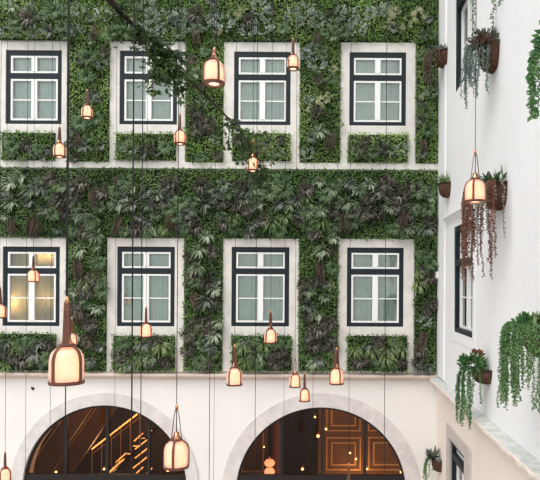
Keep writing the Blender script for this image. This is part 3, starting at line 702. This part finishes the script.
def trails(mb, n_, rad, lens, lsz, spread=0.8, x0=-1.0, cx=0, y_rng=(-1,1), dens=0.022):
    for i in range(n_):
        a = PI/2 + PI*U(0.08, 0.92); x = rad*1.05*math.cos(a)+cx; y = rad*1.05*math.sin(a)*spread; l = U(*lens)
        q = Vector((x, y, 0.02)); v = Vector((math.cos(a)*.6, math.sin(a)*.6, .3)); pts = [q.copy()]; s_ = 0
        while s_ < l:
            v = (v + Vector((U(-.12,.12), U(-.12,.12), -0.35))).normalized(); q = q + v*dens
            if q.x > -0.02: q.x = -0.02
            s_ += dens; pts.append(q.copy())
            for k in range(2):
                mb.leaf(q, Vector((U(-1,1), U(-1,1), U(-.7,.2))), Vector((U(-.5,.5),-1,.4)), lsz*U(.7,1.2), lsz*U(.5,.7), .15)
        mb.tube(pts[::2] if len(pts) > 4 else pts, 0.003, 4)
def wall_pot(pos, rad, hgt, label, fol):
    Yp = F*XR/(pos[0]-PX) + rad*.85; pos = at(pos[0], pos[1], Yp); pos.x = XR-.001
    e = empty('wall_planter', pos, label, 'hanging plant pot', 'half-round pots on the side wall')
    pot_mesh(rad, hgt).build('pot', M['pot'], e, smooth=True); rim_mesh(rad).build('rim', M['bark'], e, smooth=True)
    for nm, mk, fn in fol:
        mb = MB(); fn(mb); mb.build(nm, M[mk], e)
    return e
def sp(pxr, py, hx=XR):
    return (pxr, py)
def shift(p, dy): q = p.copy(); q.y += dy; return q
# p1 top left near corner
wall_pot(sp(446, 53), 0.20, 0.27, 'brown pot with rusty drooping plant beside the upper right end of facade',
  [('foliage', 'blue', lambda m: bush(m, (-.1,0,.03), .16, .06, 90, .08, .03)), ('trailing_stems', 'strand', lambda m: trails(m, 26, .22, (.3,.62), .035, cx=-.06))])
wall_pot(sp(497.5, 47), 0.22, 0.33, 'brown pot with grey-green succulents trailing a grey beard, right of upper side window',
  [('foliage', 'bronze', lambda m: bush(m, (-.15,-.05,.02), .20, .13, 420, .08, .03)), ('rosettes', 'red', lambda m: bush(m, (-.17,-.1,.0), .12, .08, 90, .07, .04)),
   ('trailing_stems', 'beard', lambda m: trails(m, 34, .22, (.3,.85), .03, cx=-.06, spread=.5))])
wall_pot(sp(588, 44), 0.22, 0.36, 'bushy ivy trailing from pot at the right edge of view, top',
  [('foliage', 'trail', lambda m: bush(m, (-.14,0,.06), .22, .16, 260, .08, .06)), ('trailing_stems', 'trail', lambda m: trails(m, 22, .25, (.3,.75), .045, cx=-.04))])
wall_pot(sp(450, 184), 0.19, 0.25, 'small brown pot with grassy tuft near the corner, level with the stone band',
  [('foliage', 'spiky', lambda m: [m.blade(Vector((U(-.15,-.02),U(-.15,.15),0)), Vector((U(-.7,.5),U(-.7,.7),1)), U(.5,1.5), U(.12,.24), .018) for _ in range(60)]),
   ('trailing_stems', 'trail', lambda m: trails(m, 3, .2, (.3,.5), .025))])
wall_pot(sp(506, 185), 0.24, 0.32, 'brown pot with ferns and long rusty trailing strands behind the lit pendant',
  [('foliage', 'fern', lambda m: [m.blade(Vector((U(-.2,-.02),U(-.2,.2),0)), Vector((U(-1,.5),U(-.8,.8),.7)), U(.5,1.5), U(.14,.26), .03) for _ in range(70)]),
   ('rusty_stems', 'red', lambda m: trails(m, 30, .31, (.3,1.35), .03, cx=-.06, dens=.018)), ('trailing_stems', 'bronze', lambda m: trails(m, 16, .27, (.3,.8), .03, dens=.035))])
wall_pot(sp(563, 325), 0.30, 0.32, 'pot at right edge with long curtain of pale green trailing stems',
  [('foliage', 'spiky', lambda m: [m.leaf(Vector((U(-.28,-.02),U(-.22,.22),.0)), Vector((U(-.4,.3),U(-.4,.4),1)), Vector((0,-1,.1)), U(.07,.15), .03) for _ in range(80)]),
   ('foliage', 'trail', lambda m: bush(m, (-.17,-.03,.0), .20, .08, 260, .06, .035)),
   ('trailing_stems', 'trail2', lambda m: trails(m, 80, .33, (.3,.9), .026, cx=-.05, dens=.016))])
wall_pot(sp(492, 369), 0.22, 0.20, 'brown pot with fluffy green plant trailing over the side ledge',
  [('foliage', 'trail', lambda m: bush(m, (-.22,-.02,.06), .17, .13, 460, .07, .022)), ('rosettes', 'red', lambda m: bush(m, (-.14,0,.18), .06, .06, 40, .07, .035)),
   ('trailing_stems', 'trail', lambda m: trails(m, 24, .25, (.4,.85), .028, cx=-.05, spread=.45, dens=.018))])
wall_pot(sp(443.5, 459), 0.18, 0.24, 'small brown pot with grey spiky plant low on side wall',
  [('foliage', 'blue', lambda m: [m.blade(Vector((-.14,0,0)), Vector((U(-1,1),U(-1,1),U(.1,1.2))), .3, U(.16,.28), .05) for _ in range(46)]),
   ('trailing_stems', 'trail', lambda m: trails(m, 10, .2, (.3,.6), .03, spread=.4))])
# hanging vine from above
def vine(px0, py0, px1, py1, Y, label):
    e = empty('hanging_vine', at(px0, py0, Y), label, 'vine', 'leafy strings hanging from above')
    n_ = int(abs(py1-py0)/F*Y/0.03); a = at(px0, py0, Y); b_ = at(px1, py1, Y); st_ = MB(); lf = MB(); pts = []
    for i in range(n_+1):
        q = a.lerp(b_, i/n_) - a + Vector((.01*math.sin(i*.7), 0, 0)); pts.append(q)
        for k in range(2): lf.leaf(q, Vector((U(-1,1), U(-.6,.6), U(-.6,.3))), Vector((0,-1,.3)), U(.03,.05), .028)
    st_.tube(pts, .003, 4); st_.build('stem', M['bark'], e); lf.build('leaves', M['trail'], e)
vine(494, -60, 493, 37, 7.9, 'thin leafy string hanging from above down to the succulent pot')
vine(501, -50, 500, 5, 7.6, 'short leafy string end at the top edge, right of the longer string')
vine(474, -30, 473.5, 36, 9.0, 'grey dangling plant string in front of the upper side window')

# ------------------------------------------------------------------ tree branch with leaves
br = empty('leafy_branch', at(109, 0, 7.5), 'dark leafy tree branch reaching down in front of second upper window', 'tree branch')
B0 = br.location.copy()
path = [(60,-70,6.6),(88,-28,7.0),(109,0,7.5),(129,21,7.9),(155,42,8.2),(181,72,8.5),(207,97,8.7),(231,121,8.8),(248,141,8.9),(262,166,9.0)]
pts = [at(*p) - B0 for p in path]
mb = MB(); mb.tube(pts, [.05,.042,.036,.032,.024,.02,.017,.014,.009,.005], 8); mb.build('branch', M['bark'], br, smooth=True)
tw = MB(); lv = MB()
def twig(a, b_, n_, sprd, lsz):
    q = at(*a) - B0; r_ = at(*b_) - B0; tw.tube([q, q.lerp(r_, .5) + Vector((U(-.05,.05), U(-.05,.05), U(-.03,.06))), r_], [.009,.006,.003], 5)
    for i in range(int(n_*1.5)):
        p = q.lerp(r_, U(.1, 1.05)) + Vector((U(-1,1), U(-1,1), U(-1,1)))*sprd
        d = Vector((U(-1,1), U(-1,1), U(-1,.3))).normalized(); nr = Vector((U(-.5,.5),-U(.2,1),U(.2,1)))
        Ls = lsz*U(.9,1.6)
        sd = d.cross(nr).normalized()
        for ang, sc in ((0,1),(.7,.72),(-.7,.72)):   # lobed leaf
            lv.leaf(p, d*math.cos(ang)+sd*math.sin(ang), nr, Ls*sc, Ls*.42, .12)
for a, b_, n_, sp_, ls in (
    ((133,25,7.9),(165,52,8.1),60,.10,.075), ((155,42,8.2),(150,78,8.0),46,.11,.08), ((160,46,8.2),(172,84,8.0),70,.13,.085),
    ((165,52,8.3),(188,86,8.1),56,.12,.08), ((158,45,8.2),(182,60,8.2),46,.10,.08), ((120,12,7.7),(95,24,7.6),24,.10,.06), ((118,8,7.7),(140,12,7.8),24,.10,.06),
    ((129,21,7.9),(112,42,7.8),26,.1,.06), ((135,30,7.9),(138,45,7.9),22,.08,.07), ((165,60,8.1),(150,92,8.0),26,.08,.085), ((172,60,8.1),(178,98,8.0),24,.08,.07),
    ((207,97,8.7),(196,112,8.7),14,.08,.06), ((228,118,8.8),(240,130,8.8),20,.07,.065), ((231,121,8.8),(228,150,8.8),14,.05,.06),
    ((240,130,8.8),(262,136,8.8),22,.07,.06), ((248,141,8.9),(242,165,8.9),26,.08,.06), ((250,145,8.9),(270,160,8.9),24,.08,.06), ((262,160,9),(268,188,9),24,.06,.06),
    ((262,160,9),(254,180,9),16,.06,.06), ((88,-28,7),(72,12,7.2),26,.1,.05), ((60,-40,6.8),(40,4,7.0),16,.1,.05), ((181,72,8.5),(200,76,8.5),8,.07,.06),
    ((231,121,8.8),(214,137,8.8),16,.07,.06), ((109,0,7.5),(150,-12,7.6),14,.1,.06)):
    twig(a, b_, n_, sp_, ls)
tw.build('twigs', M['bark'], br); lv.build('leaves', M['tree'], br)

# ------------------------------------------------------------------ pendant lamps
LW_ = 0.19; HH = 0.215
def lamp_meshes():
    D = {}
    r = LW_/2
    prof = [(r*.97,0),(r,.01),(r,.04),(r*.995,.125),(r*.95,.157),(r*.83,.181),(r*.62,.199),(r*.40,.210),(r*.27,HH)]
    mb = MB(); mb.lathe(prof, 28); D['glass'] = mb.mesh('glass_shade', M['lampglass'], True)
    ri = r*.83
    mb = MB(); mb.lathe([(ri,.012),(ri,.118),(ri*.94,.148),(ri*.78,.168),(ri*.45,.188),(.02,.197)], 24); D['diff'] = mb.mesh('diffuser', M['frosted'], True)
    mb = MB(); br_ = .026
    mb.lathe([(0.001,.085-br_)] + [(br_*math.cos(t_), .085+br_*1.25*math.sin(t_)) for t_ in [(-75+15*i)*PI/180 for i in range(11)]] + [(.012,.125)], 16); D['bulb'] = mb.mesh('bulb', M['bulb'], True)
    mb = MB(); mb.lathe([(r*.86,-.004),(r*1.03,-.004),(r*1.045,.005),(r*1.03,.016),(r*.86,.016),(r*.86,-.004)], 28)
    mb.lathe([(r*.50,-.003),(r*.95,-.003),(r*.95,.002),(r*.50,.002),(r*.50,-.003)], 28, 1)
    D['ring'] = mb.mesh('base_ring', [M['leather'], M['copper']], False)
    mb = MB(); mb.lathe([(.0005,.004),(r*.5,.004),(r*.5,.008),(.0005,.008)], 20); D['lens'] = mb.mesh('lower_lens', M['lens'], False)
    mb = MB(); mb.lathe([(.001,.19),(.03,.19),(.032,.235),(.022,.25),(.018,.275),(.001,.28)], 16); D['sock'] = mb.mesh('socket', M['copper'], True)
    sp_ = [(r+.003,0.004),(r+.006,.04),(r+.006,.125),(r*.95+.006,.159),(r*.83+.006,.185),(r*.62+.005,.204),(r*.42+.004,.216)]
    for k in range(4):
        a = k*PI/2; mb = MB(); ca, sa = math.cos(a), math.sin(a)
        mb.ribbon([(x*ca, x*sa, z) for x, z in sp_], (-sa, ca, 0), .021, .004); D['strap%d' % k] = mb.mesh('strap', M['leather'])
    mb = MB(); mb.lathe([(.034,.208),(.045,.212),(.047,.222),(.036,.228)], 18); D['collar'] = mb.mesh('collar', M['leather'], True)
    for key, top in (('h', .465), ('hs', .30)):
        mb = MB()
        for sg in (-1, 1): mb.ribbon([(sg*.04, 0, .215), (sg*.036,0,.25), (sg*.018, 0, top-.05), (sg*.006, 0, top)], (0,1,0), [.040,.038,.032,.030], .004)
        D[key] = mb.mesh('handle', M['leather'])
    return D
LM = lamp_meshes()
CT = 13.0
def lamp(px, py, wpx, label, ang=0, front='e', style='h', Y=None, tilt=0, crad=.0032, cx_top=None, lit=True, sc=1):
    Y = Y or F*LW_*sc/wpx; p = at(px, py, Y)
    yaw = -math.atan2(p.x, p.y)   # turned so that it faces the balcony it is seen from
    e = empty('pendant_lamp', p, label, 'pendant lamp', 'glass and leather pendants on long cords', rz=yaw+(PI/4+.06 if front == 'e' else -.15 if front == 'c' else front))
    hrot = ang + yaw - e.rotation_euler.z
    def put(nm, me):
        o = bpy.data.objects.new(nm, me); C.objects.link(o); o.parent = e; o.scale = (sc, sc, sc); return o
    put('glass_shade', LM['glass']); put('diffuser', LM['diff']); put('bulb', LM['bulb']); put('base_ring', LM['ring']); put('lower_lens', LM['lens']); put('socket', LM['sock']); put('collar', LM['collar'])
    for k in range(4): put('strap', LM['strap%d' % k])
    put('handle', LM[style]).rotation_euler = (0, 0, hrot); top = (.465 if style == 'h' else .30)*sc
    mb = MB(); mb.tube([(0,0,top-.02), (0, 0, CT-p.z)], crad, 6); mb.build('cord', M['black'], e)
    mb = MB(); mb.lathe([(.001,.27*sc),(.004,.27*sc),(.004,top),(.001,top)], 8); mb.build('inner_cord', M['black'], e)
    mb = MB(); mb.lathe([(.001,top-.012),(.011,top-.012),(.013,top+.01),(.006,top+.035),(.001,top+.035)], 10); mb.build('ferrule', M['copper'], e, smooth=True)
    if lit:
        lp = bpy.data.lights.new('bulb_light', 'POINT'); lp.energy = 0.32; lp.color = (1,.77,.64); lp.shadow_soft_size = .03
        lo = bpy.data.objects.new('bulb_light', lp); C.objects.link(lo); lo.parent = e; lo.location = (0,0,.09*sc)
    return e
lamp(66.5, 383, 33, 'largest nearest pendant with wide brown leather handle, left, above left arch', PI/2-.12, PI/4+.03, crad=.006)
lamp(176.3, 467, 24, 'large pendant with open leather loop in front of left arch right side', .1, -.25)
lamp(214, 84, 21, 'large copper-edged pendant high up between second and third upper windows', PI/2-.3, .4, 'hs')
lamp(293, 69, 12, 'small pendant at top right corner of the third upper window', PI/2+.2)
lamp(87, 118, 11, 'small pendant against the upper green pier right of first window', PI/2+.1)
lamp(59.5, 157, 12, 'small pendant at right end of leafy panel under first upper window', PI/2+.3)
lamp(180, 144, 12, 'small pendant at the lower right of second upper window', PI/2)
lamp(253, 171, 12, 'small pendant in front of stone band under third upper window', PI/2+.4)
lamp(33.3, 282, 10.5, 'small pendant in front of the lit lower left window', PI/2+.2, .3)
lamp(-0.5, 318, 12.5, 'pendant half cut off by the left edge beside lower left window', PI/2+.5)
lamp(475, 202, 20, 'bright pendant with open loop in front of white side wall', 0.1, 'c')
lamp(146, 337, 12, 'small pendant at the sill of the second lower window', PI/2+.1)
lamp(270.5, 343, 12.5, 'small pendant at the sill of the third lower window', PI/2+.25)
lamp(234.5, 385, 15.5, 'medium pendant at left end of leafy panel under third lower window', PI/2+.3)
lamp(295, 387, 11.5, 'left pendant of the close pair above right arch, on long thin loop', .1)
lamp(304.5, 401, 11, 'right lower pendant of the close pair above the right arch', PI/2+.1)
lamp(336.5, 384, 14, 'medium pendant above the right arch below the fourth pier', .9, .5)
lamp(5, 481, 11.5, 'pendant low at left edge beside the left arch', PI/2+.1)
lamp(348.5, 497, 13, 'pendant with copper-brown handle rising in front of right arch', PI/2+.1)
lamp(72, 345, 10.5, 'small pendant partly hidden behind the largest pendant', PI/2+.1)
# pendants below the view: only their cords cross the picture
for px_b, Yc, cr_, lb in ((25.5, 8.5, .0028, 'black cord crossing left half of lower left window, its lamp below view'),
    (50, 8.8, .0028, 'black cord crossing right half of lower left window, its lamp below view'),
    (65, 5.2, .005, 'black cord emerging below the largest pendant, its lamp below view'),
    (114.5, 9.0, .0028, 'thin black cord beside left jamb of second windows, its lamp below view'),
    (131.2, 4.8, .006, 'thickest black cord crossing the second windows, its lamp below view'),
    (140.5, 7.0, .0055, 'black cord just right of thickest cord at second windows, lamp below view'),
    (209.3, 7.5, .004, 'left cord of the close pair on second pier, its lamp below view'),
    (213.8, 8.6, .0028, 'right cord of the close pair on second pier, its lamp below view'),
    (255, 8.0, .004, 'black cord crossing left half of third windows, its lamp below view'),
    (283.7, 9.0, .0028, 'thin black cord at right side of third windows, its lamp below view'),
    (312.7, 9.2, .0028, 'thin black cord on the third pier, its lamp below view'),
    (384.3, 7.6, .004, 'black cord crossing right half of fourth windows, its lamp below view')):
    a = at(px_b, 480, Yc)
    py = PY + (CZ - (a.z-0.75))/Yc*F
    lamp(px_b-.5, py, 10, lb, U(0, 3), 'e', Y=Yc, crad=cr_)
wh = empty('wall_hook', at(33, 388.5, WY), 'tiny metal hook on the white wall left above the left arch', 'hook')
mb = MB(); mb.lathe([(.001,0),(.03,0),(.03,.012),(.001,.014)], 12); o = mb.build('plate', M['navy'], wh); o.rotation_euler = (PI/2, 0, 0)
mb = MB(); mb.tube([(0,0,0),(0,-.05,0),(0,-.07,.02),(0,-.07,.045)], .007, 6); mb.build('hook', M['navy'], wh)
